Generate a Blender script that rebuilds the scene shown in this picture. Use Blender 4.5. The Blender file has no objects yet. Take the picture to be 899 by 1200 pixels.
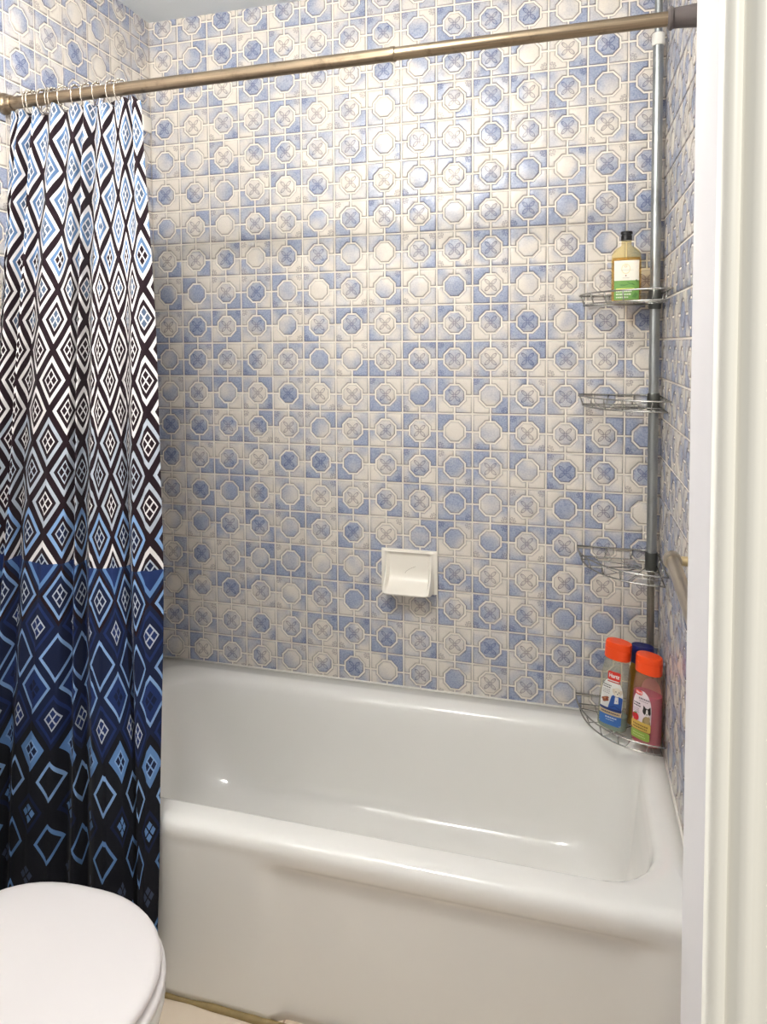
import bpy, bmesh, math, random
from mathutils import Vector, Matrix
random.seed(7)
sc = bpy.context.scene
COL = sc.collection
PI = math.pi

# ------------------------------------------------------------------ helpers
def lin(c):
    f = lambda v: v/12.92 if v <= .04045 else ((v+.055)/1.055)**2.4
    return (f(c[0]/255), f(c[1]/255), f(c[2]/255), 1)

class N:
    """tiny node-graph writer"""
    def __init__(s, name):
        s.m = bpy.data.materials.new(name); s.m.use_nodes = True
        s.t = s.m.node_tree; s.t.nodes.clear()
        s.out = s.t.nodes.new('ShaderNodeOutputMaterial')
    def new(s, typ, **kw):
        n = s.t.nodes.new(typ)
        for k, v in kw.items(): setattr(n, k, v)
        return n
    def put(s, sock, v):
        if isinstance(v, bpy.types.NodeSocket): s.t.links.new(v, sock)
        else: sock.default_value = v
    def math(s, op, a, b=None, c=None, clamp=False):
        n = s.new('ShaderNodeMath', operation=op, use_clamp=clamp)
        s.put(n.inputs[0], a)
        if b is not None: s.put(n.inputs[1], b)
        if c is not None: s.put(n.inputs[2], c)
        return n.outputs[0]
    def add(s, a, b): return s.math('ADD', a, b)
    def sub(s, a, b): return s.math('SUBTRACT', a, b)
    def mul(s, a, b): return s.math('MULTIPLY', a, b)
    def abs(s, a): return s.math('ABSOLUTE', a)
    def gt(s, a, b): return s.math('GREATER_THAN', a, b)
    def lt(s, a, b): return s.math('LESS_THAN', a, b)
    def mx(s, a, b): return s.math('MAXIMUM', a, b)
    def mn(s, a, b): return s.math('MINIMUM', a, b)
    def smooth(s, v, lo, hi):
        n = s.new('ShaderNodeMapRange', interpolation_type='SMOOTHSTEP')
        s.put(n.inputs['Value'], v); s.put(n.inputs['From Min'], lo); s.put(n.inputs['From Max'], hi)
        return n.outputs[0]
    def mix(s, f, a, b):
        n = s.new('ShaderNodeMix', data_type='RGBA')
        s.put(n.inputs[0], f); s.put(n.inputs[6], a); s.put(n.inputs[7], b)
        return n.outputs[2]
    def vec(s, x, y, z):
        n = s.new('ShaderNodeCombineXYZ'); s.put(n.inputs[0], x); s.put(n.inputs[1], y); s.put(n.inputs[2], z)
        return n.outputs[0]
    def xyz(s, v):
        n = s.new('ShaderNodeSeparateXYZ'); s.put(n.inputs[0], v); return n.outputs
    def noise(s, v, scale, detail=2, rough=.5):
        n = s.new('ShaderNodeTexNoise'); s.put(n.inputs['Vector'], v)
        n.inputs['Scale'].default_value = scale; n.inputs['Detail'].default_value = detail
        n.inputs['Roughness'].default_value = rough
        return n.outputs['Fac']
    def bump(s, h, strength, dist=.002, normal=None):
        n = s.new('ShaderNodeBump'); s.put(n.inputs['Height'], h)
        n.inputs['Strength'].default_value = strength; n.inputs['Distance'].default_value = dist
        if normal is not None: s.put(n.inputs['Normal'], normal)
        return n.outputs[0]
    def ramp(s, fac, stops, const=True):
        n = s.new('ShaderNodeValToRGB'); r = n.color_ramp
        r.interpolation = 'CONSTANT' if const else 'LINEAR'
        for i, (p, c) in enumerate(stops):
            e = r.elements[i] if i < 2 else r.elements.new(p)
            e.position = p; e.color = c
        s.put(n.inputs[0], fac); return n.outputs[0]
    def bsdf(s, color, rough=.5, metal=0, normal=None, **kw):
        n = s.new('ShaderNodeBsdfPrincipled')
        s.put(n.inputs['Base Color'], color); s.put(n.inputs['Roughness'], rough); s.put(n.inputs['Metallic'], metal)
        if normal is not None: s.put(n.inputs['Normal'], normal)
        for k, v in kw.items(): s.put(n.inputs[k], v)
        return n
    def fin(s, n):
        s.t.links.new(n.outputs[0], s.out.inputs[0]); return s.m

def simple(name, rgb, rough=.5, metal=0, var=.04, scale=30, bump=0, **kw):
    g = N(name)
    co = g.new('ShaderNodeTexCoord').outputs['Object']
    nz = g.noise(co, scale, 3)
    c = lin(rgb); d = tuple(max(0, x*(1-var*2.5)) for x in c[:3])+(1,)
    colr = g.mix(nz, c, d) if var else c
    nm = g.bump(nz, bump, .001) if bump else None
    return g.fin(g.bsdf(colr, rough, metal, nm, **kw))

def clear(name, rgb, see=.7, rough=.12):
    """tinted see-through plastic or liquid"""
    g = N(name)
    tr = g.new('ShaderNodeBsdfTransparent'); tr.inputs[0].default_value = lin(rgb)
    p = g.bsdf(lin(rgb), rough, 0)
    m = g.new('ShaderNodeMixShader'); m.inputs[0].default_value = 1-see
    g.t.links.new(tr.outputs[0], m.inputs[1]); g.t.links.new(p.outputs[0], m.inputs[2])
    return g.fin(m)

def link(name, me, mat=None, parent=None, smooth=True):
    o = bpy.data.objects.new(name, me); COL.objects.link(o)
    if mat is not None:
        for m in (mat if isinstance(mat, (list, tuple)) else [mat]): me.materials.append(m)
    if parent is not None: o.parent = parent
    if smooth:
        for p in me.polygons: p.use_smooth = True
    return o
def bobj(name, bm, mat=None, parent=None, smooth=True, angle=None, recalc=True):
    if recalc: bmesh.ops.recalc_face_normals(bm, faces=bm.faces)
    me = bpy.data.meshes.new(name); bm.to_mesh(me); bm.free()
    o = link(name, me, mat, parent, smooth)
    if angle is not None: me.set_sharp_from_angle(angle=math.radians(angle))
    return o
def thing(name, label, cat, loc=(0, 0, 0), rot=(0, 0, 0), group=None):
    o = bpy.data.objects.new(name, None); COL.objects.link(o); o.empty_display_size = .05
    o.location = loc; o.rotation_euler = rot; tag(o, label, cat, group); return o
def tag(o, label, cat, group=None):
    o['label'] = label; o['category'] = cat
    if group: o['group'] = group
    return o
def struct(o, label=None, cat=None):
    o['kind'] = 'structure'
    if label: o['label'] = label
    if cat: o['category'] = cat
    return o

def box(bm, lo, hi, bevel=0, seg=2):
    r = bmesh.ops.create_cube(bm, size=1)
    vs = r['verts']
    for v in vs:
        v.co = Vector([lo[i]+(v.co[i]+.5)*(hi[i]-lo[i]) for i in range(3)])
    if bevel:
        es = list({e for v in vs for e in v.link_edges})
        bmesh.ops.bevel(bm, geom=es, offset=bevel, segments=seg, profile=.5, affect='EDGES', clamp_overlap=True)
def tube(bm, pts, r, n=8, closed=False, radii=None, cap=True):
    pts = [Vector(p) for p in pts]; k = len(pts); rings = []; up = None
    for i, p in enumerate(pts):
        if closed: d = pts[(i+1) % k]-pts[i-1]
        else: d = pts[min(i+1, k-1)]-pts[max(i-1, 0)]
        d.normalize()
        if up is None:
            up = Vector((0, 0, 1)) if abs(d.z) < .9 else Vector((1, 0, 0))
        a = up-d*up.dot(d)
        if a.length < 1e-5: a = Vector((0, 1, 0)).cross(d)
        a.normalize(); up = a; b = d.cross(a)
        rr = radii[i] if radii else r
        rings.append([bm.verts.new(p+(a*math.cos(2*PI*j/n)+b*math.sin(2*PI*j/n))*rr) for j in range(n)])
    m = k if closed else k-1
    for i in range(m):
        A, B = rings[i], rings[(i+1) % k]
        for j in range(n): bm.faces.new((A[j], A[(j+1) % n], B[(j+1) % n], B[j]))
    if cap and not closed:
        bm.faces.new(rings[0][::-1]); bm.faces.new(rings[-1])
def loft(bm, loops, cap0=True, cap1=True, mats=None):
    R = [[bm.verts.new(p) for p in L] for L in loops]; n = len(R[0])
    for i in range(len(R)-1):
        for j in range(n):
            f = bm.faces.new((R[i][j], R[i][(j+1) % n], R[i+1][(j+1) % n], R[i+1][j]))
            if mats: f.material_index = mats[i]
    if cap0: bm.faces.new(R[0][::-1])
    if cap1: bm.faces.new(R[-1])
    return R
def subsurf(o, lv=2):
    m = o.modifiers.new('smooth', 'SUBSURF'); m.levels = lv; m.render_levels = lv
def sstep(v, a, b):
    t = max(0, min(1, (v-a)/(b-a))); return t*t*(3-2*t)

# ------------------------------------------------------------------ sizes (metres)
TU, TV = .1016, .1034       # one tile, wide and high
ZR = 2.405                  # centre height of the topmost tile row
W = 1.515                   # alcove length
CEIL = 2.425
FRONT = -1.50               # inner face of the door wall

# ------------------------------------------------------------------ materials
def mat_tile():
    g = N('glazed_blue_tile')
    uv = g.new('ShaderNodeUVMap', uv_map='UVMap').outputs[0]
    x, y, _ = g.xyz(uv)
    at = g.new('ShaderNodeAttribute', attribute_name='piece')
    s1, s2, kind = g.xyz(at.outputs['Vector']); edge = at.outputs['Alpha']
    # slow tint: each piece its own drift from cream to blue
    v = g.vec(g.add(x, g.mul(s1, 91.)), g.add(y, g.mul(s2, 57.)), g.mul(s1, 33.))
    n1 = g.noise(v, 1.7, 1, .4); n2 = g.noise(v, 24., 3, .6)
    ang = g.mul(s2, 40.)
    gr = g.add(g.mul(x, g.math('COSINE', ang)), g.mul(y, g.math('SINE', ang)))
    b = g.add(g.mul(g.sub(n1, .5), 2.4), g.mul(g.sub(s1, .5), 1.2))
    b = g.add(b, g.mul(gr, 1.1))
    b = g.add(b, g.mul(g.sub(n2, .5), .35))
    blue = g.smooth(b, -.70, .75)
    white = g.gt(s1, 1.5)                                  # plain white piece
    cream = g.mix(n2, lin((232, 225, 215)), lin((218, 209, 197)))
    bl = g.mix(g.smooth(n2, .35, .7), lin((160, 169, 193)), lin((126, 139, 170)))
    colr = g.mix(g.mul(blue, .93), cream, bl)
    # engraved flower in the octagons (kind 1), leaf sprig in some corners (kind 0)
    ax, ay = g.abs(x), g.abs(y)
    u = g.mul(g.add(ax, ay), .7071); w = g.mul(g.sub(ax, ay), .7071)
    def ell(u0, w0, a, bb, uu=u, ww=w):
        p = g.math('DIVIDE', g.sub(uu, u0), a); q = g.math('DIVIDE', g.sub(ww, w0), bb)
        return g.math('SQRT', g.add(g.mul(p, p), g.mul(q, q)))
    def ring(e, wd): return g.sub(1., g.smooth(g.abs(g.sub(e, 1.)), wd*.5, wd))
    pet = ring(ell(.122, 0., .088, .040), .30)
    pet = g.mx(pet, g.mul(ring(ell(.118, 0., .045, .012), .5), .6))
    on = g.gt(g.math('FRACT', g.mul(s2, 7.31)), .22)
    flower = g.mul(g.mul(pet, kind), on)
    lf = ring(ell(.575, 0., .05, .024), .45)
    wa = g.abs(w)
    lf = g.mx(lf, ring(ell(.535, .062, .036, .02, u, wa), .55))
    lf = g.mx(lf, ring(ell(.49, .0, .022, .02), .6))
    on2 = g.gt(g.math('FRACT', g.mul(s2, 3.77)), .62)
    leaf = g.mul(g.mul(lf, g.sub(1., kind)), on2)
    line = g.mn(g.add(flower, g.mul(leaf, .8)), 1.)
    dark = g.mix(blue, lin((128, 116, 118)), lin((72, 84, 128)))
    colr = g.mix(g.mul(line, .72), colr, dark)
    colr = g.mix(g.mul(edge, .72), colr, lin((112, 100, 98)))   # darker glaze pooled on the rims
    colr = g.mix(white, colr, lin((250, 247, 240)))
    stip = g.noise(v, 46., 2, .6)
    h = g.sub(g.mul(stip, .5), g.mul(line, .8))
    nm = g.bump(h, .35, .002)
    return g.fin(g.bsdf(colr, .24, 0, nm, **{'Specular IOR Level': .5}))
def mat_curtain():
    g = N('printed_curtain_cloth')
    uv = g.new('ShaderNodeUVMap', uv_map='UVMap').outputs[0]
    X, K, _ = g.xyz(uv)                      # X: diamond columns, K: half rows counted from the top
    Y = g.mul(K, .5)
    a = g.add(Y, X); b = g.sub(Y, X)
    P = g.math('ROUND', a); Q = g.math('ROUND', b)
    p = g.sub(a, P); q = g.sub(b, Q)
    ap, aq = g.abs(p), g.abs(q)
    d = g.mul(g.mx(ap, aq), 2.)
    row = g.add(P, Q)
    # the print changes at the seam part way through row 15
    seam = g.gt(K, 14.97)
    in15 = g.mul(g.lt(g.abs(g.sub(row, 15.)), .5), seam)
    rk = g.add(row, g.mul(in15, .5))
    fac = g.math('DIVIDE', g.add(rk, .75), 32.)
    DK, WH, BL, SL = (32, 16, 22), (226, 222, 222), (94, 124, 162), (84, 100, 122)
    LB, GL, NV, ND = (130, 164, 208), (178, 186, 198), (30, 48, 96), (20, 30, 60)
    BK, MB = (18, 19, 26), (96, 134, 184)
    # row: lattice, outer band, inner band, grid, squares
    T = {0: (DK, WH, BL, WH, SL), 5: (DK, WH, BL, WH, DK), 6: (DK, WH, DK, WH, SL), 8: (DK, WH, DK, WH, DK),
         11: (DK, GL, DK, WH, DK), 12: (DK, GL, DK, GL, DK), 13: (DK, GL, DK, WH, DK), 14: (DK, LB, DK, GL, ND),
         15: (DK, WH, DK, GL, ND), 15.5: (ND, MB, NV, NV, NV), 16: (DK, LB, ND, GL, ND), 17: (ND, NV, ND, GL, NV),
         18: (ND, LB, ND, ND, ND), 19: (ND, LB, NV, NV, ND), 20: (ND, NV, ND, GL, NV), 21: (BK, MB, MB, LB, ND),
         22: (BK, LB, BK, BK, BK), 23: (BK, ND, BK, BK, MB), 24: (BK, MB, BK, BK, BK), 25: (BK, BK, BK, BK, (58, 68, 88)),
         26: (BK, MB, BK, BK, BK), 27: (BK, BK, BK, BK, (50, 58, 76))}
    def rmp(i):
        st = []
        for k in sorted(T):
            c = lin(T[k][i])
            if not st or st[-1][1] != c: st.append(((k+.5)/32 if k != 15.5 else (15.5+.5)/32, c))
        st[0] = (0., st[0][1])
        if len(st) == 1: st.append((1., st[0][1]))
        return g.ramp(fac, st)
    lat, o2, i3, gr, sq = [rmp(i) for i in range(5)]
    low = g.gt(row, 20.5); mid = g.gt(row, 15.7)
    c = g.mix(g.lt(d, g.sub(.81, g.mul(low, .14))), lat, o2)
    c = g.mix(g.lt(d, g.sub(g.add(.60, g.mul(mid, .06)), g.mul(low, .15))), c, i3)
    grid = g.mul(g.lt(d, .40), 1.)
    c = g.mix(grid, c, gr)
    small = g.mul(g.lt(d, .325), g.gt(g.mn(ap, aq), .020))
    c = g.mix(small, c, sq)
    pos = g.new('ShaderNodeTexCoord').outputs['Object']
    c = g.mix(g.mul(g.noise(pos, 260., 2), .10), c, lin((60, 62, 74)))
    wv = g.noise(pos, 900., 2)
    return g.fin(g.bsdf(c, .85, 0, g.bump(wv, .15, .0006), **{'Sheen Weight': .03, 'Specular IOR Level': .2}))
def mat_floor():
    g = N('beige_floor_tile')
    co = g.new('ShaderNodeTexCoord').outputs['Object']
    x, y, _ = g.xyz(co)
    fx = g.abs(g.sub(g.math('FRACT', g.math('DIVIDE', g.add(x, 5.0-.615+.15), .30)), .5))
    fy = g.abs(g.sub(g.math('FRACT', g.math('DIVIDE', g.add(y, 5.06), .30)), .5))
    gl = g.lt(g.mn(fx, fy), .007)
    n = g.noise(co, 9., 4)
    c = g.mix(n, lin((236, 222, 202)), lin((212, 192, 170)))
    c = g.mix(gl, c, lin((176, 146, 124)))
    return g.fin(g.bsdf(c, .35, 0, g.bump(g.mul(gl, -1.), .4, .002)))
def mat_brushed(name, rgb, rough, axis=0, streak=.25):
    g = N(name)
    co = g.new('ShaderNodeTexCoord').outputs['Object']
    x, y, z = g.xyz(co)
    v = g.vec(g.mul(x, 3. if axis == 0 else 160.), g.mul(y, 160. if axis != 1 else 3.), g.mul(z, 160. if axis != 2 else 3.))
    n = g.noise(v, 3., 3); n2 = g.noise(co, 26., 4, .7)
    c = g.mix(n, lin(rgb), tuple(v_*(1-streak*1.6) for v_ in lin(rgb)[:3])+(1,))
    c = g.mix(g.mul(g.smooth(n2, .52, .72), streak), c, lin((70, 56, 40)))
    return g.fin(g.bsdf(c, g.add(rough, g.mul(n, .12)), 1., g.bump(n, .12, .0005)))

M = {}
M['tile'] = mat_tile()
M['grout'] = simple('cream_grout', (246, 238, 226), .7, var=.06, scale=60, bump=.2)
M['curtain'] = mat_curtain()
M['floor'] = mat_floor()
M['tub'] = simple('white_enamel', (245, 243, 238), .12, var=.012, scale=6, **{'Coat Weight': .3, 'Coat Roughness': .05})
M['ceramic'] = simple('white_ceramic', (250, 244, 232), .16, var=.02, scale=20)
M['lid'] = simple('white_seat_plastic', (236, 231, 230), .34, var=.01, scale=8)
M['china'] = simple('white_china', (238, 235, 230), .12, var=.01, scale=8)
M['ceiling'] = simple('ceiling_paint', (236, 242, 245), .8, var=.02, scale=20, bump=.1)
M['paint'] = simple('wall_paint', (226, 224, 216), .6, var=.02, scale=20)
M['casing'] = simple('cream_gloss_paint', (250, 247, 236), .42, var=.01, scale=12)
M['jamb'] = simple('white_jamb_paint', (222, 219, 219), .45, var=.01, scale=12)
M['caulk'] = simple('aged_caulk', (170, 146, 96), .6, var=.25, scale=40, bump=.3)
M['caulkwhite'] = simple('white_caulk', (232, 228, 220), .5, var=.05, scale=60)
M['rod'] = mat_brushed('aged_brass_tube', (186, 166, 140), .28, 0, .42)
M['rodcap'] = simple('dark_grey_rubber', (92, 84, 82), .5, .2, var=.05)
M['pole'] = mat_brushed('galvanised_pole', (190, 194, 194), .34, 2, .2)
M['poledark'] = mat_brushed('weathered_pole', (172, 168, 156), .36, 2, .35)
M['wire'] = simple('chromed_wire', (186, 185, 180), .26, 1, var=.08, scale=200)
M['clip'] = simple('grey_clip', (96, 98, 94), .35, .6, var=.1)
M['whiteplastic'] = simple('white_plastic', (240, 238, 230), .4, var=.01)
M['nickel'] = mat_brushed('brushed_nickel', (196, 184, 166), .24, 1, .15)
M['post'] = simple('aged_post', (206, 184, 140), .4, .3, var=.06)
M['ringm'] = simple('ring_steel', (196, 188, 176), .18, 1, var=.02)
M['crack'] = simple('crack_line', (150, 135, 115), .7, var=.0)
M['orange'] = simple('orange_cap_plastic', (246, 78, 22), .35, var=.01)
M['navycap'] = simple('navy_cap_plastic', (24, 32, 98), .35, var=.01)
M['blackcap'] = simple('black_cap_plastic', (16, 16, 18), .3, var=.0)
M['clearA'] = clear('clear_bottle_plastic', (240, 238, 226), .80)
M['liqA'] = clear('teal_shampoo', (176, 212, 206), .60)
M['clearB'] = clear('blush_bottle_plastic', (246, 228, 218), .88)
M['liqB'] = clear('pink_shampoo', (206, 84, 128), .25)
M['clearC'] = clear('amber_bottle_plastic', (226, 188, 92), .6)
M['liqC'] = clear('amber_shampoo', (214, 166, 50), .2)
M['clearD'] = clear('olive_bottle_plastic', (250, 242, 212), .92)
M['liqD'] = clear('olive_body_wash', (236, 206, 110), .74)
INK = {}
def ink(rgb):
    if rgb not in INK: INK[rgb] = simple('label_ink_%d' % len(INK), rgb, .45, var=0)
    return INK[rgb]

# ------------------------------------------------------------------ tiled walls
def inset(poly, d):
    n = len(poly); out = []
    for i in range(n):
        p0, p1, p2 = Vector(poly[i-1]), Vector(poly[i]), Vector(poly[(i+1) % n])
        a = (p1-p0).normalized(); b = (p2-p1).normalized()
        na, nb = Vector((-a.y, a.x)), Vector((-b.y, b.x))   # left normals: inside for counter-clockwise
        m = (na+nb)
        m = m/max(.3, 1+na.dot(nb))
        out.append(p1+m*d)
    return out
A_O, A_G, GX, HX, T8 = .275, .317, .021, .018, math.tan(PI/8)
OCT = []
for i in range(8):
    an = PI/8+i*PI/4; r = A_O/math.cos(PI/8)
    OCT.append((r*math.cos(an), r*math.sin(an)))
QUAD = [(GX, A_G), (A_G*T8, A_G), (A_G, A_G*T8), (A_G, GX), (.5-HX, GX), (.5-HX, .5-HX), (GX, .5-HX)]
def ccw(p): return p if sum(p[i-1][0]*p[i][1]-p[i][0]*p[i-1][1] for i in range(len(p))) > 0 else p[::-1]
def tiled(name, place, ncol, rows, backbox, off=0., white=()):
    """place(u, v, h): wall point from metres along, height, relief height"""
    bm = bmesh.new()
    uvl = bm.loops.layers.uv.new('UVMap'); at = bm.loops.layers.float_color.new('piece')
    rnd = random.Random(hash(name) % 9999 if False else len(name)*13+ncol)
    box(bm, *backbox)
    for f in bm.faces: f.material_index = 1
    shapes = [(ccw(OCT), 1)]
    for sx, sy in ((1, 1), (-1, 1), (-1, -1), (1, -1)):
        shapes.append((ccw([(sx*a, sy*b) for a, b in QUAD]), 0))
    for c in range(ncol):
        for r in rows:
            u0 = (c+.5)*TU+off; v0 = ZR-r*TV
            for si, (poly, kind) in enumerate(shapes):
                s1, s2 = rnd.random(), rnd.random()
                if (c, r, si) in white: s1 = 2.
                tx, ty = rnd.uniform(-.004, .004), rnd.uniform(-.004, .004); hh = rnd.uniform(-.0003, .0003)
                lv = [(poly, -.0005), (inset(poly, .007), .0015), (inset(poly, .020), .0026), (inset(poly, .040), .0030)]
                rings = []
                for k, (pl, h) in enumerate(lv):
                    rings.append([(bm.verts.new(place(u0+px*TU, v0+py*TV,
                                   h if k == 0 else h+hh+tx*px*TU*2+ty*py*TV*2)), px, py) for px, py in pl])
                m = len(poly)
                def face(vs, e):
                    f = bm.faces.new([q[0] for q in vs]); f.material_index = 0
                    f.smooth = True
                    for lp, q in zip(f.loops, vs):
                        lp[uvl].uv = (q[1], q[2]); lp[at] = (s1, s2, kind, e)
                for k in range(3):
                    for j in range(m):
                        face((rings[k][j], rings[k][(j+1) % m], rings[k+1][(j+1) % m], rings[k+1][j]), (.75, .70, .22)[k])
                face(rings[3], 0.)
    bmesh.ops.recalc_face_normals(bm, faces=bm.faces)
    me = bpy.data.meshes.new(name); bm.to_mesh(me); bm.free()
    o = link(name, me, [M['tile'], M['grout']], smooth=False)
    return struct(o)
tiled('wall_back', lambda u, v, h: (u, -h, v), 15, range(0, 21), ((-.09, 0, 0), (W+.09, .09, CEIL+.05)))
tiled('wall_left', lambda u, v, h: (h, -u, v), 15, range(0, 23), ((-.09, FRONT-.09, 0), (0, 0, CEIL+.05)))
tiled('wall_right', lambda u, v, h: (W-h, -u, v), 15, range(0, 23), ((W, FRONT-.09, 0), (W+.09, 0, CEIL+.05)))

bm = bmesh.new(); box(bm, (.0002, -.050, 2.083), (.0075, -.004, 2.131), .0025, 3)  # small bevelled white block set on the left wall
wt = bobj('wall_block', bm, M['ceramic'], angle=40)
tag(wt, "small plain white block on the left wall beside the curtain's top corner", 'tile')
# floor, ceiling, door wall
bm = bmesh.new(); box(bm, (-.09, -3.6, -.08), (2.6, .09, 0)); struct(bobj('floor', bm, M['floor'], smooth=False))
bm = bmesh.new(); box(bm, (-.09, FRONT-.09, CEIL), (W+.09, .09, CEIL+.08)); struct(bobj('ceiling', bm, M['ceiling'], smooth=False))
JX, JL = 1.359, .60          # door opening, right and left
YO = FRONT-.072              # outer face of the door wall
bm = bmesh.new()
box(bm, (JX+.012, YO, 0), (2.6, FRONT, CEIL+.05))
box(bm, (-.6, YO, 0), (JL-.012, FRONT, CEIL+.05))
box(bm, (JL-.012, YO, 2.05), (JX+.012, FRONT, CEIL+.05))
struct(bobj('wall_front', bm, M['paint'], smooth=False))
bm = bmesh.new()
box(bm, (JX, YO-.002, 0), (JX+.014, FRONT+.002, 2.052), .002)
box(bm, (JL-.014, YO-.002, 0), (JL, FRONT+.002, 2.052), .002)
box(bm, (JL-.014, YO-.002, 2.038), (JX+.014, FRONT+.002, 2.052), .002)
struct(bobj('trim_1', bm, M['jamb'], angle=40))
# moulded casing on the hall side: profile (along the wall, proud of it)
PROF = [(0, 0), (0, .010), (.0015, .013), (.005, .0142), (.0085, .0135), (.0105, .0108), (.0125, .0112), (.0155, .0138),
        (.019, .015), (.0225, .0145), (.0255, .0118), (.030, .0108), (.040, .0112), (.046, .0128), (.0495, .0165), (.0525, .0185),
        (.058, .019), (.0605, .0175), (.062, .0145), (.062, 0)]
def casing(x0, sx, z1, bm):
    L = [[(x0+sx*a, YO-b, 0) for a, b in PROF], [(x0+sx*a, YO-b, z1+a) for a, b in PROF]]
    loft(bm, L)
bm = bmesh.new(); casing(JX+.0005, 1, 2.045, bm); casing(JL-.004, -1, 2.045, bm)
L = [[(JL-.004-a, YO-b, 2.045+a) for a, b in PROF], [(JX+.004+a, YO-b, 2.045+a) for a, b in PROF]]
loft(bm, L)
struct(bobj('trim_2', bm, M['casing'], angle=50))

# ------------------------------------------------------------------ bathtub
def rrect(x0, x1, y0, y1, r, z, K=6, E=(40, 12)):
    """rounded rectangle, counter-clockwise from front-left; fixed number of points"""
    pts = []
    def arc(cx, cy, a0):
        for i in range(K): 
            a = a0+(i/(K-1))*PI/2; pts.append((cx+r*math.cos(a), cy+r*math.sin(a), z))
    def edge(p, q, n):
        for i in range(1, n): t = i/n; pts.append((p[0]+(q[0]-p[0])*t, p[1]+(q[1]-p[1])*t, z))
    arc(x0+r, y0+r, PI); edge((x0+r, y0), (x1-r, y0), E[0])
    arc(x1-r, y0+r, -PI/2); edge((x1, y0+r), (x1, y1-r), E[1])
    arc(x1-r, y1-r, 0); edge((x1-r, y1), (x0+r, y1), E[0])
    arc(x0+r, y1-r, PI/2); edge((x0, y1-r), (x0, y0+r), E[1])
    return pts
RZ = .398
TX0, TX1, TYB, TYF = .006, W-.006, -.006, -.715
def recess(p):
    x, y, z = p
    if y > TYF+.03: return p
    d = .018*sstep(x, .685, .722)*(1-sstep(x, 1.385, 1.46))*(1-sstep(z, .325, .352))
    return (x, y+d, z)
loops = []
for z in (0, .02, .06, .10, .16, .22, .27, .30, .315, .325, .334, .343, .352):
    loops.append([recess(p) for p in rrect(TX0, TX1, TYF, TYB, .004, z)])
for dy, z in ((-.001, .360), (-.0025, .370), (-.001, .382), (.004, .390), (.012, .3955), (.022, .398), (.030, .3985)):
    loops.append(rrect(TX0, TX1, TYF+dy, TYB, .004, z))
inner = [(.060, 1.478, -.655, -.052, .10, .3985), (.070, 1.470, -.650, -.066, .115, .3975), (.078, 1.463, -.645, -.078, .12, .394),
         (.084, 1.457, -.640, -.088, .125, .387), (.090, 1.452, -.636, -.094, .13, .374), (.100, 1.447, -.632, -.099, .13, .345),
         (.125, 1.440, -.627, -.106, .135, .28), (.16, 1.430, -.620, -.115, .14, .20), (.195, 1.418, -.611, -.124, .14, .14),
         (.225, 1.402, -.598, -.136, .14, .108), (.265, 1.378, -.575, -.158, .14, .090), (.32, 1.33, -.53, -.20, .13, .082),
         (.42, 1.22, -.45, -.28, .08, .0795)]
for a in inner: loops.append(rrect(*a[:5], a[5]))
bm = bmesh.new(); loft(bm, loops, cap0=True, cap1=True)
tub = bobj('bathtub', bm, M['tub'])
tag(tub, 'white enamelled bathtub with a wide rolled rim, set along the blue tiled back wall', 'bathtub')
# bead of caulk along the walls and the floor
bm = bmesh.new()
tube(bm, [(.006, -.004, RZ+.001), (.5, -.004, RZ+.0015), (1.0, -.004, RZ+.001), (W-.006, -.004, RZ+.001)], .0035, 8)
tube(bm, [(W-.004, -.008, RZ+.001), (W-.004, -.35, RZ+.001), (W-.004, -.70, RZ+.001)], .0035, 8)
tube(bm, [(.004, -.008, RZ+.001), (.004, -.35, RZ+.001), (.004, -.70, RZ+.001)], .0035, 8)
struct(bobj('trim_3', bm, M['caulkwhite']))
bm = bmesh.new()
xs = [i*.05 for i in range(0, 31)]
tube(bm, [(x+.006, -.7165, .001+.0012*math.sin(x*37)) for x in xs], .008, 8, radii=[.0075+.002*math.sin(x*23)+.001*math.sin(x*71) for x in xs])
struct(bobj('trim_4', bm, M['caulk']))

# ------------------------------------------------------------------ curtain rod
RY, RZ0 = -.62, 1.981
def rodz(x): return RZ0+.006*x
rod = thing('shower_curtain_rod', 'aged brass tension rod running across the top of the tub alcove', 'curtain rod', (0, RY, RZ0))
def xcyl(bm, prof, n=24):
    """lathe around the rod axis: prof = (x, radius)"""
    L = [[(x, r*math.cos(2*PI*j/n), r*math.sin(2*PI*j/n)+.006*x) for j in range(n)] for x, r in prof]
    loft(bm, L)
bm = bmesh.new(); xcyl(bm, [(.022, .0138), (.935, .0138), (.937, .0148), (.944, .0148), (.946, .0134)]); bobj('outer_tube', bm, M['rod'], rod, angle=30)
bm = bmesh.new(); xcyl(bm, [(.944, .0127), (1.448, .0127)]); bobj('inner_tube', bm, M['rod'], rod, angle=30)
bm = bmesh.new(); xcyl(bm, [(.004, .024), (.010, .0245), (.016, .0225), (.020, .019), (.030, .0175), (.032, .016)])
bobj('end_cap', bm, M['rod'], rod, angle=30)
bm = bmesh.new(); xcyl(bm, [(1.443, .0152), (1.446, .0195), (1.450, .0200), (1.453, .0172), (1.470, .0180), (1.490, .0200), (1.505, .0218), (1.5105, .0222)])
e = bobj('end_cap', bm, M['rodcap'], rod, angle=30); e['label'] = 'dark grey rubber end cap flared against the wall'

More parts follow.
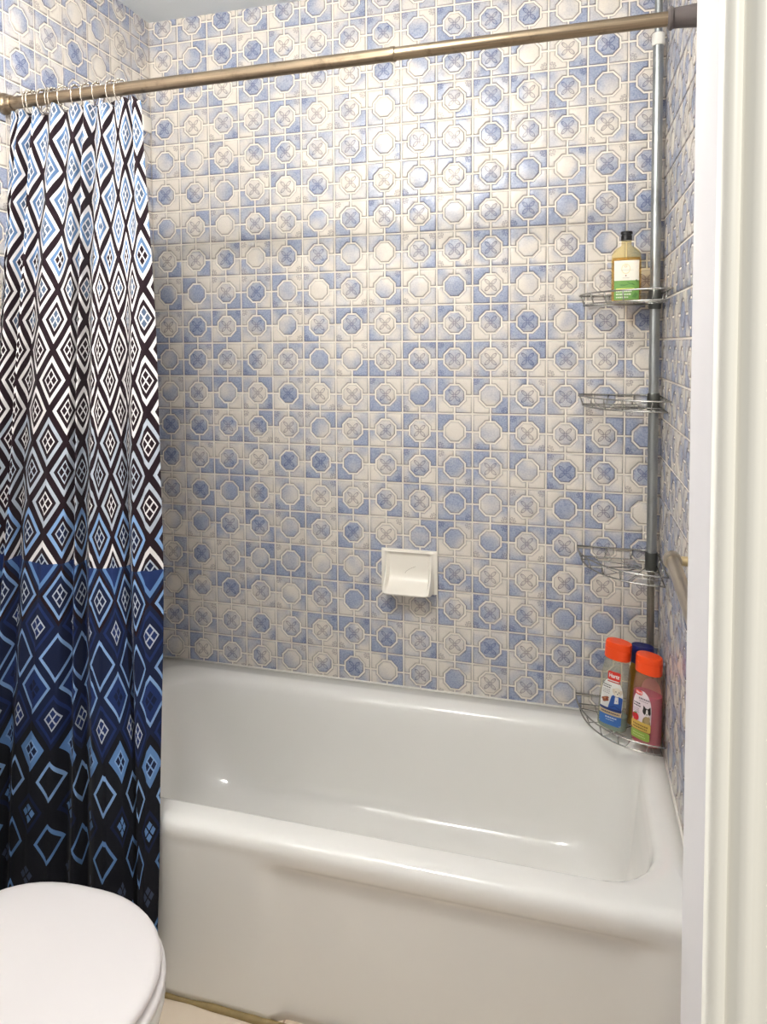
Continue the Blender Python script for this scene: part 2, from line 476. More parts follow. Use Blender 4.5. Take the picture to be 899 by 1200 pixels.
# ------------------------------------------------------------------ curtain
# fold control points: x at three heights, fold depth, pattern column
TOPZ = 1.9625
CP = [(.026, .008, -.060, -1., .2, .2), (.038, .010, -.040, -.5, -1, -1), (.0514, .0162, -.0154, 0, 1, 1),
      (.0777, .0449, .0084, .6, -1, -1), (.0966, .0662, .0297, 1, 1, 1), (.1177, .0873, .0579, 1.5, -1, -1),
      (.1411, .1199, .0881, 2, 1, .6), (.1711, .1614, .1363, 2.5, -.9, 1), (.2009, .2022, .1837, 3, 1, .5),
      (.2190, .2179, .2215, 3.4, -1, -1), (.2326, .2313, .2435, 3.75, 1, .7), (.2483, .2447, .2654, 4.15, -.9, -1),
      (.2684, .2712, .3043, 4.7, 1, .9), (.2795, .2865, .3278, 5.05, .6, 1), (.2971, .3105, .3617, 5.45, -1, .4),
      (.3147, .3386, .3848, 6, .3, -.2), (.3256, .3493, .3952, 6.3, 1, -1), (.3452, .3685, .4097, 6.95, -.9, 1),
      (.3581, .3939, .4241, 7.4, .9, .4), (.3732, .4316, .4508, 7.8, -.2, -.4)]
ZL = (1.934, 1.275, .475)
def cx_at(i, z):
    a, b, c = CP[i][:3]
    # quadratic through three heights
    z0, z1, z2 = ZL
    l0 = (z-z1)*(z-z2)/((z0-z1)*(z0-z2)); l1 = (z-z0)*(z-z2)/((z1-z0)*(z1-z2)); l2 = (z-z0)*(z-z1)/((z2-z0)*(z2-z1))
    v = a*l0+b*l1+c*l2
    if z < z2: v = c+(b-c)/(z1-z2)*(z-z2)*.5
    return v
def cur_point(t, z):
    i = min(int(t), len(CP)-2); f = t-i
    s = .5-.5*math.cos(PI*f)
    x0, x1 = cx_at(i, z), cx_at(i+1, z)
    m_ = sstep(z, 1.90, 1.30)
    D0, D1 = [CP[q][4]+(CP[q][5]-CP[q][4])*m_ for q in (i, i+1)]
    x = x0+(x1-x0)*f
    d = D0+(D1-D0)*s
    amp = .0195+.005*sstep(z, 1.6, .6)
    amp *= 1+.18*math.sin(2.1*z+i*1.7)
    Y = -.62-(1.955-z)*.08
    top = sstep(z, 1.80, 1.955)
    d = d*(1-.25*top)
    x += .0025*math.sin(3.1*z+t*1.3)+.0012*math.sin(11*z+t*2.2)
    x += d*amp*.42
    return (max(x, .004), Y-d*amp, z), CP[i][3]+(CP[i+1][3]-CP[i][3])*f
NS, NZ = (len(CP)-1)*10, 150
BOTZ = .085
bm = bmesh.new(); uvl = bm.loops.layers.uv.new('UVMap'); grid = []; uvs = {}
for j in range(NZ+1):
    rowv = []
    for i in range(NS+1):
        z = TOPZ+(BOTZ-TOPZ)*j/NZ
        t = i/10; p, X = cur_point(t, z)
        if j == 0: p = (p[0], p[1], z-.006*(1-math.cos(2*PI*t*.5))*.5+.003*math.sin(t*2.3))
        v = bm.verts.new(p); rowv.append(v); uvs[v] = (X, (1.9495-z)/.0677)
    grid.append(rowv)
for j in range(NZ):
    for i in range(NS):
        f = bm.faces.new((grid[j][i], grid[j+1][i], grid[j+1][i+1], grid[j][i+1]))
        for lp in f.loops: lp[uvl].uv = uvs[lp.vert]
cur = bobj('shower_curtain', bm, M['curtain'], recalc=False)
m = cur.modifiers.new('thickness', 'SOLIDIFY'); m.thickness = .0012; m.offset = 0
tag(cur, 'gathered shower curtain printed with white, brown and blue diamonds, darkening to navy at the hem', 'shower curtain')

# curtain rings
ringx = [.078, .089, .112, .120, .136, .146, .175, .205, .236, .262, .301, .322]
words = ['first', 'second', 'third', 'fourth', 'fifth', 'sixth', 'seventh', 'eighth', 'ninth', 'tenth', 'eleventh', 'twelfth']
def ringmesh():
    bm = bmesh.new(); pts = []
    for k in range(28):
        a = 2*PI*k/28
        r = .0215
        pts.append((0, r*math.sin(a)*.96, r*math.cos(a) if math.cos(a) > 0 else r*1.55*math.cos(a)))
    tube(bm, pts, .00125, 6, closed=True)
    return bm
def bead_me():
    bm = bmesh.new(); bmesh.ops.create_uvsphere(bm, u_segments=10, v_segments=6, radius=.0033); return bm
proto = None
for k, x in enumerate(ringx):
    loc = (x, RY, rodz(x)-.001); rot = (0, 0, random.uniform(-.35, .35))
    lab = words[k]+' steel roller ring from the left wall, hanging on the curtain rod'
    if k == 0: lab = 'steel roller ring nearest the left wall, hanging on the curtain rod'
    if k == 11: lab = 'steel roller ring farthest from the left wall, at the free edge of the curtain'
    if proto is None:
        proto = thing('curtain_ring', lab, 'curtain ring', loc, rot, 'roller rings holding the shower curtain')
        bobj('wire_loop', ringmesh(), M['ringm'], proto)
        for b in range(5):
            a = math.radians(-50+25*b)
            o = bobj('bead', bead_me(), M['ringm'], proto); o.location = (0, .0215*math.sin(a), .0215*math.cos(a))
    else:
        r = proto.copy(); COL.objects.link(r); r.location = loc; r.rotation_euler = rot; r['label'] = lab
        for ch in list(proto.children):
            c = ch.copy(); COL.objects.link(c); c.parent = r

# ------------------------------------------------------------------ soap dish
SX, SZ = .8325, .7505
bm = bmesh.new(); nx, nz = 44, 44; hw, z0, z1 = .0835, -.063, .0635; G = []
def sd(x, z):
    a = abs(x)
    cheek = -.013-.050*max(0, (.058-z)/.108)**2.4
    scoop = -.007-.054*max(0, (.055-z)/.105)**5.5
    e = sstep(a, .0585, .0645); y = scoop+(cheek-scoop)*e
    e2 = sstep(z, .050, .057); y = y+(-.0155-y)*e2                      # top bar
    if z < -.050:                                                     # underside runs back to the wall
        t = (-.050-z)/.013; y = y*(1-t)**.6-.010*t
    # outer edges fall back to the plate
    f = 1-sstep(a, .0690, .0725); y = -.009+(y+.009)*f
    if a > .080 or z > .0605: y = max(y, -.0065)
    return y
for j in range(nz+1):
    R_ = []
    for i in range(nx+1):
        u = -1+2*i/nx; x = hw*math.copysign(abs(u)**.8, u); z = z0+(z1-z0)*j/nz
        y = sd(x, z)
        R_.append(bm.verts.new((x, y, z)))
    G.append(R_)
for j in range(nz):
    for i in range(nx): bm.faces.new((G[j][i], G[j][i+1], G[j+1][i+1], G[j+1][i]))
bord = G[0]+[G[j][nx] for j in range(1, nz+1)]+G[nz][::-1][1:]+[G[j][0] for j in range(nz-1, 0, -1)]
bk = [bm.verts.new((v.co.x, -.001, v.co.z)) for v in bord]
for i in range(len(bord)):
    bm.faces.new((bord[i], bord[(i+1) % len(bord)], bk[(i+1) % len(bord)], bk[i]))
bm.faces.new(bk)
sdo = bobj('soap_dish', bm, M['ceramic'], angle=60); sdo.location = (SX, -.0015, SZ)
tag(sdo, 'white ceramic soap dish with scooped tray on the tiled back wall', 'soap dish')
bm = bmesh.new(); pts = []
for k in range(12):
    t = k/11; x = -.012+.032*t; z = -.006+.022*t**.6
    pts.append((x, sd(x, z)-.0001, z))
tube(bm, pts, .0004, 5); bobj('crack', bm, M['crack'], sdo)

# ------------------------------------------------------------------ corner caddy
PX, PY = 1.489, -.050
cad = thing('corner_shower_caddy', 'tension pole caddy with four wire shelves, standing in the right tub corner', 'shower caddy', (PX, PY, RZ))
def zc(bm, prof, x=0, y=0, n=20):
    L = [[(x+r*math.cos(2*PI*j/n), y+r*math.sin(2*PI*j/n), z) for j in range(n)] for z, r in prof]
    loft(bm, L)
bm = bmesh.new(); zc(bm, [(.45, .0125), (1.772, .0125)]); bobj('main_pole', bm, M['pole'], cad, angle=30)
bm = bmesh.new(); zc(bm, [(1.77, .0095), (2.012, .0095), (2.014, .013), (2.0255, .013)]); bobj('upper_pole', bm, M['pole'], cad, angle=30)
bm = bmesh.new(); zc(bm, [(.001, .013), (.010, .013), (.012, .0095), (.452, .0095)]); bobj('lower_pole', bm, M['poledark'], cad, angle=30)
bm = bmesh.new(); zc(bm, [(1.762, .0135), (1.764, .0155), (1.782, .0155), (1.786, .0150), (1.792, .0140), (1.793, .0105)])
o = bobj('pole_collar', bm, M['whiteplastic'], cad, angle=30); o['label'] = 'white plastic collar near the top of the pole'
CXW, CYW = W-.007, -.007        # inside corner of the wires
def shelf(z, tilt):
    top, bot = bmesh.new(), bmesh.new()
    def arcpts(r, zz, n=18, inset_=0.):
        P = []
        for k in range(n+1):
            a = (PI/2)*k/n
            P.append((CXW-inset_-r[0]*max(0, math.cos(a))**.94, CYW-inset_-r[1]*math.sin(a)**.94, zz))
        return P
    RT, RB = (.205, .226), (.189, .210)
    h = .026
    def loop(r, zz, ins):
        A = arcpts(r, zz, 18, ins)
        c1 = [(CXW-ins-r[0]*(1-t), CYW-ins, zz) for t in (0.25, .5, .75)]
        return A, [(CXW-ins, CYW-ins-r[1]*t, zz) for t in (.75, .5, .25)]+[(CXW-ins-.004, CYW-ins-.004, zz)]+c1[::-1]
    A, back = loop(RT, h, 0); tube(top, A+back, .0021, 6, closed=True)
    Bp, back2 = loop(RB, 0, .006); tube(bot, Bp+back2, .0020, 6, closed=True)
    for k in (2, 6, 9, 12, 16):                         # uprights
        tube(top, [A[k], Bp[k]], .0016, 6)
    for t in (.30, .62):
        tube(top, [(CXW-RT[0]*t, CYW, h), (CXW-.006-RT[0]*t, CYW-.006, 0)], .0016, 6)
        tube(top, [(CXW, CYW-RT[1]*t, h), (CXW-.006, CYW-.006-RT[1]*t, 0)], .0016, 6)
    for k in range(1, 18, 2):                           # floor wires fan out from the pole to the front
        if k % 4 != 3: 
            q = Bp[k]; s = (PX-.012, PY-.012)
            tube(bot, [(s[0]+(q[0]-s[0])*.12, s[1]+(q[1]-s[1])*.12, -.0022), (q[0], q[1], -.0022)], .0013, 5)
    for fr in (.45, .78):
        tube(bot, arcpts((RB[0]*fr, RB[1]*fr), -.0010, 12, .006), .0010, 5)
    r = bobj('shelf', bot, M['wire'], cad); r.location = (-PX, -PY, z-RZ)
    bobj('guard_rail', top, M['wire'], r)
    cb = bmesh.new(); zc(cb, [(-.014, .0145), (-.010, .0158), (.030, .0158), (.034, .0145)], PX, PY)
    tube(cb, [(PX-.004, PY+.012, .008), (CXW-.006, CYW-.006, .008)], .004, 8)
    cl = bobj('pole_clamp', cb, M['clip'], r, angle=40); cl['label'] = 'grey clamp holding the shelf on the pole'
    return r
SH = (.420, .834, 1.250, 1.514)
for i, z in enumerate(SH): shelf(z, 0)

# ------------------------------------------------------------------ bottles
def sup(rx, ry, n, k, N_=40):
    a = 2*PI*k/N_; c, s = math.cos(a), math.sin(a)
    return (rx*math.copysign(abs(c)**(2/n), c), ry*math.copysign(abs(s)**(2/n), s))
def bottle_body(sec, n=2.6, N_=40, k0=True):
    bm = bmesh.new()
    loft(bm, [[(*sup(rx, ry, n, k, N_), z) for k in range(N_)] for z, rx, ry in sec])
    return bm
def radii(sec, z):
    for (a, b) in zip(sec, sec[1:]):
        if a[0] <= z <= b[0]:
            t = (z-a[0])/(b[0]-a[0]+1e-9); return a[1]+(b[1]-a[1])*t, a[2]+(b[2]-a[2])*t
    return sec[-1][1:]
class Label:
    """artwork laid on the curved front of a bottle; shapes in metres (x, z)"""
    def __init__(s, sec, n): s.sec, s.n, s.bm, s.mats, s.lay = sec, n, bmesh.new(), [], 0
    def proj(s, x, z, e):
        rx, ry = radii(s.sec, z); q = min(.995, abs(x)/rx)
        return (x, -ry*(1-q**s.n)**(1/s.n)-e, z)
    def mi(s, rgb):
        if rgb not in s.mats: s.mats.append(rgb)
        return s.mats.index(rgb)
    def geo(s, tb, rgb):
        s.lay += 1; e = .0003+.00007*s.lay; i = s.mi(rgb); mp = {}
        for v in tb.verts: mp[v] = s.bm.verts.new(s.proj(v.co.x, v.co.y, e))
        for f in tb.faces:
            nf = s.bm.faces.new([mp[v] for v in f.verts]); nf.material_index = i
            nf.normal_update()
            if nf.normal.y > 0: nf.normal_flip()
        tb.free()
    def rect(s, x0, x1, z0, z1, rgb, r=0, top=0, nx=14, nz=10):
        """rounded (r) or arch-topped (top) patch"""
        tb = bmesh.new(); V = []
        for j in range(nz+1):
            z = z0+(z1-z0)*j/nz; a, b = x0, x1; cx, hw_ = (x0+x1)/2, (x1-x0)/2
            if top and z > z1-top:
                q = (z-(z1-top))/top; k = max(.05, 1-q**2.4)**.5; a, b = cx-hw_*k, cx+hw_*k
            if r:
                dz = max(0, r-min(z-z0, z1-z)); k = r-math.sqrt(max(0, r*r-dz*dz)); a, b = a+k, b-k
            V.append([tb.verts.new((a+(b-a)*i/nx, z, 0)) for i in range(nx+1)])
        for j in range(nz):
            for i in range(nx): tb.faces.new((V[j][i], V[j][i+1], V[j+1][i+1], V[j+1][i]))
        s.geo(tb, rgb)
    def oval(s, x, z, a, b, rgb, rot=0, ring=0):
        tb = bmesh.new(); n = 20; c_, s_ = math.cos(rot), math.sin(rot)
        P = lambda k, f: (x+f*(a*math.cos(2*PI*k/n)*c_-b*math.sin(2*PI*k/n)*s_), z+f*(a*math.cos(2*PI*k/n)*s_+b*math.sin(2*PI*k/n)*c_), 0)
        o_ = [tb.verts.new(P(k, 1)) for k in range(n)]
        if ring:
            i_ = [tb.verts.new(P(k, 1-ring)) for k in range(n)]
            for k in range(n): tb.faces.new((o_[k], o_[(k+1) % n], i_[(k+1) % n], i_[k]))
        else:
            c = tb.verts.new((x, z, 0))
            for k in range(n): tb.faces.new((o_[k], o_[(k+1) % n], c))
        s.geo(tb, rgb)
    def poly(s, pts, rgb):
        tb = bmesh.new(); tb.faces.new([tb.verts.new((a, b, 0)) for a, b in pts])
        bmesh.ops.triangulate(tb, faces=tb.faces); s.geo(tb, rgb)
    def text(s, body, x, z, size, rgb, w=None):
        cu = bpy.data.curves.new('t', 'FONT'); cu.body = body; cu.size = size; cu.align_x = 'CENTER'; cu.align_y = 'CENTER'
        cu.offset = size*.025
        to = bpy.data.objects.new('t', cu); COL.objects.link(to)
        dg = bpy.context.evaluated_depsgraph_get(); me = bpy.data.meshes.new_from_object(to.evaluated_get(dg))
        tb = bmesh.new(); tb.from_mesh(me); bpy.data.objects.remove(to); bpy.data.meshes.remove(me); bpy.data.curves.remove(cu)
        xs_ = [v.co.x for v in tb.verts]; k = (w/(max(xs_)-min(xs_))) if w else 1
        for v in tb.verts: v.co.x = v.co.x*k+x; v.co.y += z
        s.geo(tb, rgb)
    def lines(s, x0, x1, z, rows, pitch, th, rgb):
        """small print too fine to read: a row of short strokes per line"""
        for q in range(rows):
            x = x0; zz = z-q*pitch
            while x < x1-.002:
                w = random.uniform(.0022, .005); xe = min(x1, x+w)
                s.rect(x, xe, zz-th/2, zz+th/2, rgb, nx=2, nz=1); x = xe+.0011
    def build(s, parent, name='label'):
        o = bobj(name, s.bm, [ink(c) for c in s.mats], parent, smooth=False, recalc=False); return o
def liquid(sec, z1, k=.94):
    out = [(max(.004, z), rx*k, ry*k) for z, rx, ry in sec if z < z1]
    a = radii(sec, z1); out.append((z1, a[0]*k, a[1]*k)); return out

# -- body wash on the top shelf
D = thing('body_wash_bottle', 'amber bottle with black cap and white and green label on the top shelf', 'bottle',
          (1.416, -.092, SH[3]+.0022), (0, 0, math.radians(-6)))
secD = [(0, .031, .017), (.003, .0345, .0195), (.008, .036, .0205), (.105, .036, .0205), (.120, .0345, .020), (.130, .030, .0185), (.137, .022, .016),
        (.141, .014, .013), (.144, .0122, .0122), (.158, .0120, .0120)]
bobj('bottle_body', bottle_body(secD, 3.0), M['clearD'], D, angle=60)
bobj('liquid', bottle_body(liquid(secD, .112), 3.0), M['liqD'], D, angle=60)
bm = bmesh.new(); zc(bm, [(.155, .0128), (.156, .0138), (.167, .0138), (.168, .0120), (.1705, .0120), (.1715, .0145), (.1765, .0145), (.178, .0135)])
o = bobj('cap', bm, M['blackcap'], D, angle=30)
lb = Label(secD, 3.0)
W_, GR, GRD, LG = (246, 240, 226), (112, 160, 78), (84, 132, 62), (206, 222, 170)
lb.rect(-.028, .031, .054, .104, W_); lb.rect(-.028, .031, .006, .054, GR)
lb.oval(0, .083, .0105, .0125, (236, 218, 160), ring=.12); lb.text('O', 0, .089, .008, (214, 190, 130))
lb.rect(-.012, .018, .0795, .0803, (200, 196, 180), nz=1); lb.oval(0, .066, .0016, .0018, (150, 90, 70)); lb.rect(-.008, .008, .0595, .0606, (190, 184, 168), nz=1)
lb.poly([(.002, .050), (.026, .056), (.028, .050), (.012, .044)], GRD); lb.poly([(-.016, .044), (.016, .047), (.022, .042), (-.010, .040)], GRD)
lb.rect(-.023, .020, .0315, .0345, (226, 226, 110), nz=1)
lb.lines(-.023, .014, .027, 1, .008, .0036, (232, 238, 214)); lb.lines(-.023, .014, .0195, 1, .008, .0036, (232, 238, 214)); lb.lines(-.023, .008, .012, 1, .008, .0032, (232, 238, 214))
lb.poly([(.014, .012), (.022, .024), (.028, .020), (.024, .010)], GRD)
lb.build(D)

# -- dog shampoos on the lowest shelf
def pet_cap(bm, z, h, rx, ry, split=True):
    L = []
    for zz, k in ((z, .97), (z+.001, 1), (z+h*.62, 1.0), (z+h*.63, .955), (z+h*.66, .955), (z+h*.67, 1.0), (z+h-.004, .985), (z+h-.001, .95), (z+h, .88)):
        L.append([(*[c*k for c in sup(rx, ry, 2.3, i)], zz+.0) for i in range(40)])
    loft(bm, L)
def capobj(parent, z, h, rx, ry, mat):
    bm = bmesh.new(); pet_cap(bm, z, h, rx, ry)
    c = bobj('flip_cap', bm, mat, parent, angle=30)
    return c
def pet(label, loc, rot, sec, capz, caph, crx, cry, mc, ml, mcap, level, n=2.5):
    t = thing('shampoo_bottle', label, 'bottle', loc, rot, 'shampoo bottles on the lowest shelf')
    bobj('bottle_body', bottle_body(sec, n), mc, t, angle=60)
    bobj('liquid', bottle_body(liquid(sec, level), n), ml, t, angle=60)
    cp = capobj(t, capz, caph, crx, cry, mcap)
    return t
ZS = SH[0]+.0024
secA = [(0, .032, .017), (.003, .0355, .0205), (.010, .0372, .0218), (.06, .0375, .0218), (.12, .0365, .0212), (.150, .0348, .0205), (.172, .0315, .0198), (.186, .0285, .0190), (.190, .0275, .0185)]
A = pet('orange-capped dog shampoo with blue and white puppy label, left bottle on the lowest shelf', (1.3915, -.127, ZS+.0026),
        (0, math.radians(4.0), math.radians(-20)), secA, .187, .043, .0325, .0215, M['clearA'], M['liqA'], M['orange'], .040)
lb = Label(secA, 2.5)
WT, NAVY, TAN, BLU, RED = (238, 236, 230), (34, 52, 110), (206, 184, 144), (62, 116, 190), (222, 48, 34)
lb.rect(-.029, .026, .018, .140, WT, top=.055, nz=24); lb.rect(-.029, .026, .016, .056, BLU, r=.003)
lb.rect(-.015, .0165, .134, .157, RED, r=.003); lb.text('Hartz', .0008, .1455, .0145, WT, .026)
lb.rect(-.0145, .017, .1285, .1315, (176, 54, 48), nz=1)
lb.lines(-.024, -.004, .119, 2, .0055, .0026, (54, 44, 50)); lb.lines(-.024, -.006, .107, 3, .0042, .0014, (140, 136, 134))
for dx, dz in ((-.021, .081), (-.016, .084), (-.012, .080), (-.018, .077), (-.012, .086)): lb.oval(dx, dz, .0052, .0034, (150, 84, 52), .4)
lb.oval(-.017, .083, .0028, .0016, (208, 150, 100), .4); lb.oval(-.012, .0825, .002, .002, (120, 30, 30))
lb.poly([(-.010, .052), (.025, .050), (.026, .094), (.020, .096), (.012, .082), (.003, .098), (-.001, .094)], (46, 88, 166))
lb.poly([(.007, .076), (.017, .078), (.016, .094), (.008, .094)], (226, 222, 224))
lb.oval(.012, .107, .0100, .0120, (232, 222, 204)); lb.oval(.004, .109, .0036, .0066, (222, 208, 186), .3); lb.oval(.0205, .108, .0036, .0066, (222, 208, 186), -.3)
lb.oval(.0135, .1015, .0050, .0042, (240, 232, 218)); lb.oval(.0092, .1085, .0013, .0013, (30, 24, 22)); lb.oval(.0164, .108, .0013, .0013, (30, 24, 22)); lb.oval(.0134, .1035, .0018, .0013, (30, 24, 22))
lb.oval(.004, .068, .009, .0015, (32, 66, 138), .5); lb.oval(.018, .066, .009, .0015, (32, 66, 138), -.4); lb.oval(.010, .060, .010, .0014, (86, 130, 200), .1)
lb.rect(-.029, .0262, .056, .062, NAVY, nz=2); lb.rect(-.029, .0262, .044, .0555, TAN, nz=2)
lb.lines(-.024, .022, .0500, 1, .006, .0034, (70, 66, 84)); lb.lines(-.012, .016, .038, 1, .006, .0030, (220, 230, 240)); lb.lines(-.010, .012, .032, 1, .006, .0018, (190, 210, 232))
lb.build(A)

secB = [(0, .032, .017), (.003, .0355, .0205), (.010, .0372, .0218), (.06, .0375, .0218), (.12, .0365, .0212), (.146, .0348, .0205), (.166, .0315, .0198), (.178, .0285, .0190), (.182, .0275, .0185)]
B = pet('orange-capped pink dog shampoo with round-topped label, right front bottle on the lowest shelf', (1.4690, -.178, ZS+.001),
        (0, math.radians(1.5), math.radians(-32)), secB, .181, .043, .0325, .0215, M['clearB'], M['liqB'], M['orange'], .128)
lb = Label(secB, 2.5)
WP, YL, GN = (242, 226, 230), (214, 178, 84), (150, 176, 76)
lb.rect(-.028, .020, .060, .138, WP, top=.048, nz=22)
lb.rect(-.022, -.003, .1260, .1380, (226, 70, 62), r=.005); lb.text('Hartz', -.012, .132, .0085, (250, 240, 238), .015)
lb.lines(-.012, .016, .119, 1, .006, .0042, (128, 110, 118)); lb.lines(-.010, .014, .113, 1, .006, .0018, (170, 150, 156))
lb.lines(-.025, -.006, .105, 2, .0062, .0030, (60, 44, 54)); lb.lines(-.025, -.008, .092, 3, .0042, .0013, (160, 140, 148))
lb.oval(-.018, .070, .0085, .0100, (206, 36, 44)); lb.oval(-.024, .072, .0040, .0052, (184, 28, 38)); lb.oval(-.019, .0795, .0050, .0018, (96, 140, 60), .2)
lb.oval(.010, .062, .0100, .0170, (150, 128, 86)); lb.oval(.012, .072, .0066, .0110, (176, 150, 108), -.2)
lb.oval(.010, .091, .0100, .0092, (44, 32, 34)); lb.oval(.011, .0895, .0026, .0088, (238, 232, 228)); lb.oval(.0115, .0835, .0052, .0040, (232, 222, 218))
lb.poly([(.001, .094), (.002, .106), (.008, .100)], (40, 28, 30)); lb.poly([(.013, .100), (.019, .106), (.0195, .094)], (40, 28, 30))
lb.oval(.0068, .0915, .0012, .0012, (10, 8, 8)); lb.oval(.0152, .0915, .0012, .0012, (10, 8, 8)); lb.oval(.0112, .0852, .0016, .0012, (24, 16, 18))
lb.rect(-.029, .021, .040, .062, YL, r=.003); lb.lines(-.024, .016, .053, 2, .0065, .0034, (126, 92, 40))
lb.rect(-.029, .020, .018, .0395, GN, r=.004); lb.lines(-.022, .010, .032, 2, .006, .0022, (214, 224, 150))
lb.build(B)
bm = bmesh.new()
secBb = [(z, rx*1.006, ry*1.02) for z, rx, ry in secB]
lbk = Label(secBb, 2.5); lbk.rect(-.026, .026, .030, .158, (222, 176, 176), top=.04, nz=18)
ob = lbk.build(B, 'rear_label'); ob.rotation_euler = (0, 0, PI); ob['label'] = 'pale pink arched label seen through the back of the bottle'

secC = [(0, .027, .015), (.003, .0300, .0175), (.010, .0310, .0182), (.06, .0312, .0182), (.13, .0304, .0178), (.148, .0282, .0172), (.162, .0250, .0165), (.168, .0235, .016)]
C_ = pet('navy-capped amber shampoo standing behind the two orange-capped bottles on the lowest shelf', (1.4580, -.093, ZS+.0014),
         (0, math.radians(2.5), math.radians(-12)), secC, .166, .046, .0285, .0185, M['clearC'], M['liqC'], M['navycap'], .140)

# ------------------------------------------------------------------ towel bar on the right wall
tb_ = thing('towel_bar', 'brushed nickel towel bar on the right tiled wall above the tub end', 'towel bar', (1.456, -.69, 1.033))
d = Vector((-.030, -1, -.004)).normalized()
bm = bmesh.new(); tube(bm, [d*.004, d*.25, d*.50], .0112, 20); bobj('bar', bm, M['nickel'], tb_, angle=40)
for s in (0., .50):
    bm = bmesh.new()
    tube(bm, [d*(s-.010), d*(s-.008), d*(s+.004), d*(s+.008), d*(s+.009)], .0150, 20, radii=[.0125, .0155, .0160, .0150, .0120])
    bobj('collar', bm, M['nickel'], tb_, angle=40)
    q = d*s; bm = bmesh.new()
    tube(bm, [q+Vector((.012, 0, 0)), (W-1.456-.010, q.y, q.z)], .0085, 16)
    tube(bm, [(W-1.456-.014, q.y, q.z), (W-1.456-.0005, q.y, q.z)], .020, 20, radii=[.018, .021])
    o = bobj('wall_post', bm, M['post'], tb_, angle=40); o['label'] = 'pale brassy post fixing the bar to the wall'

# ------------------------------------------------------------------ toilet
toi = thing('toilet', 'white toilet with its round lid closed, beside the tub in front of the curtain', 'toilet', (0, -1.105, 0))
def egg(x0, x1, hw_, z, n=56, ex=2.0, split=.52):
    """seen from above: squarer behind, round in front"""
    cx_ = x0+(x1-x0)*split; P = []
    for k in range(n):
        a = 2*PI*k/n; c, s = math.cos(a), math.sin(a)
        if c >= 0: x = cx_+(x1-cx_)*abs(c)**(2/2.05); y = hw_*math.copysign(abs(s)**(2/2.05), s)
        else: x = cx_-(cx_-x0)*abs(c)**(2/2.9); y = hw_*math.copysign(abs(s)**(2/2.5), s)
        P.append((x, y, z))
    return P
E0, E1, EH = .215, .653, .188
def ring_loops(seq): return [egg(E0+i, E1-i, EH-i, z) for i, z in seq]
bm = bmesh.new()
loft(bm, ring_loops([(.016, .3795), (.006, .3797), (.002, .3815), (0, .386), (.0005, .3915), (.003, .3955), (.008, .3985), (.016, .4005), (.035, .402), (.075, .4035), (.13, .404)]))
bobj('lid', bm, M['lid'], toi)
bm = bmesh.new()
loft(bm, ring_loops([(.012, .3560), (-.002, .3565), (-.006, .3595), (-.0065, .365), (-.006, .3705), (-.002, .3735), (.006, .3745), (.014, .3746), (.016, .3790), (.03, .3792)]))
bobj('seat', bm, M['lid'], toi)
bm = bmesh.new()
def bowl(z, x0, x1, hw_): return egg(x0, x1, hw_, z, split=.5)
loft(bm, [bowl(0, .16, .52, .115), bowl(.012, .158, .525, .118), bowl(.04, .165, .515, .112), bowl(.10, .17, .505, .105), bowl(.16, .175, .52, .112),
          bowl(.22, .18, .56, .135), bowl(.27, .185, .605, .160), bowl(.30, .19, .642, .180), bowl(.320, .195, .655, .190), bowl(.340, .198, .660, .193), bowl(.351, .200, .658, .191), bowl(.355, .205, .655, .185), bowl(.3555, .24, .61, .15)])
bobj('bowl', bm, M['china'], toi)
bm = bmesh.new(); box(bm, (.010, -.195, .345), (.185, .195, .70), .022, 3); bobj('tank', bm, M['china'], toi, angle=50)
bm = bmesh.new(); box(bm, (.008, -.203, .701), (.193, .203, .735), .012, 3); bobj('tank_lid', bm, M['china'], toi, angle=50)
for s in (-1, 1):
    bm = bmesh.new(); tube(bm, [(.222, s*.075-.018, .388), (.222, s*.075+.018, .388)], .010, 14); bobj('hinge', bm, M['lid'], toi, angle=40)
bm = bmesh.new(); tube(bm, [(.184, -.14, .64), (.200, -.14, .64)], .011, 14); tube(bm, [(.200, -.145, .64), (.204, -.09, .634)], .006, 10)
bobj('flush_lever', bm, M['nickel'], toi, angle=40)

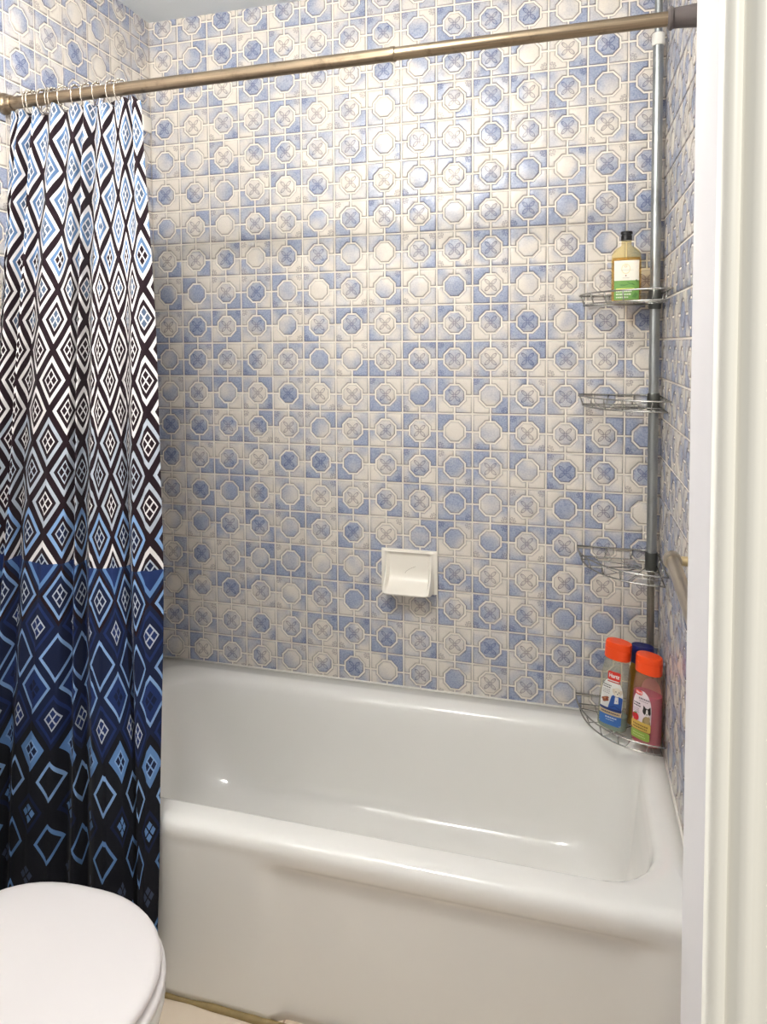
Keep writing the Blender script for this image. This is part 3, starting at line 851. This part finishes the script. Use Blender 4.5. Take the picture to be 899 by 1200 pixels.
# ------------------------------------------------------------------ light
def point(name, loc, energy, size, col):
    l = bpy.data.lights.new(name, 'POINT'); l.energy = energy; l.shadow_soft_size = size; l.color = col
    o = bpy.data.objects.new(name, l); COL.objects.link(o); o.location = loc; return o
def area(name, loc, rot, energy, sx, sy, col):
    l = bpy.data.lights.new(name, 'AREA'); l.shape = 'RECTANGLE'; l.size = sx; l.size_y = sy; l.energy = energy; l.color = col
    o = bpy.data.objects.new(name, l); COL.objects.link(o); o.location = loc; o.rotation_euler = rot; return o
point('ceiling_bulb', (.66, -1.34, 2.29), 9.6, .045, (1, .97, .935))
point('ceiling_bulb', (.76, -1.36, 2.29), 9.6, .045, (1, .97, .935))
point('added_fill_light', (.30, -1.38, 1.80), 2.6, .10, (1, .97, .935))  # unseen fill light, added to lift the lower tiles and tub
area('hall_ceiling_light', (2.3, -2.35, 2.1), (0, math.radians(50), 0), 8.5, .4, .4, (1, .97, .90))
w = bpy.data.worlds.new('hall_air'); sc.world = w; w.use_nodes = True
bg = w.node_tree.nodes['Background']; bg.inputs[0].default_value = (.97, .98, .98, 1); bg.inputs[1].default_value = .27

# ------------------------------------------------------------------ camera
f_, cx_, cy_ = 836.37, 428.73, 447.43
a_ = Vector((.053, .2784, .0001)); th = a_.length
Rm = Matrix.Rotation(th, 3, a_.normalized()) @ Matrix(((1, 0, 0), (0, 0, -1), (0, 1, 0)))
cam = bpy.data.cameras.new('camera'); co = bpy.data.objects.new('camera', cam); COL.objects.link(co)
Rb = Matrix((Rm[0], -Rm[1], -Rm[2])).transposed()
co.matrix_world = Matrix.Translation((1.2804, -2.0213, -.9901+ZR)) @ Rb.to_4x4()
cam.sensor_fit = 'VERTICAL'; cam.sensor_height = 36; cam.lens = f_/1200*36
cam.shift_x = (449.5-cx_)/1200; cam.shift_y = (cy_-600)/1200
cam.clip_start = .02
sc.camera = co
sc.view_settings.view_transform = 'Standard'; sc.view_settings.look = 'None'
sc.view_settings.gamma = 1; sc.view_settings.use_curve_mapping = False
sc.view_settings.exposure = .8
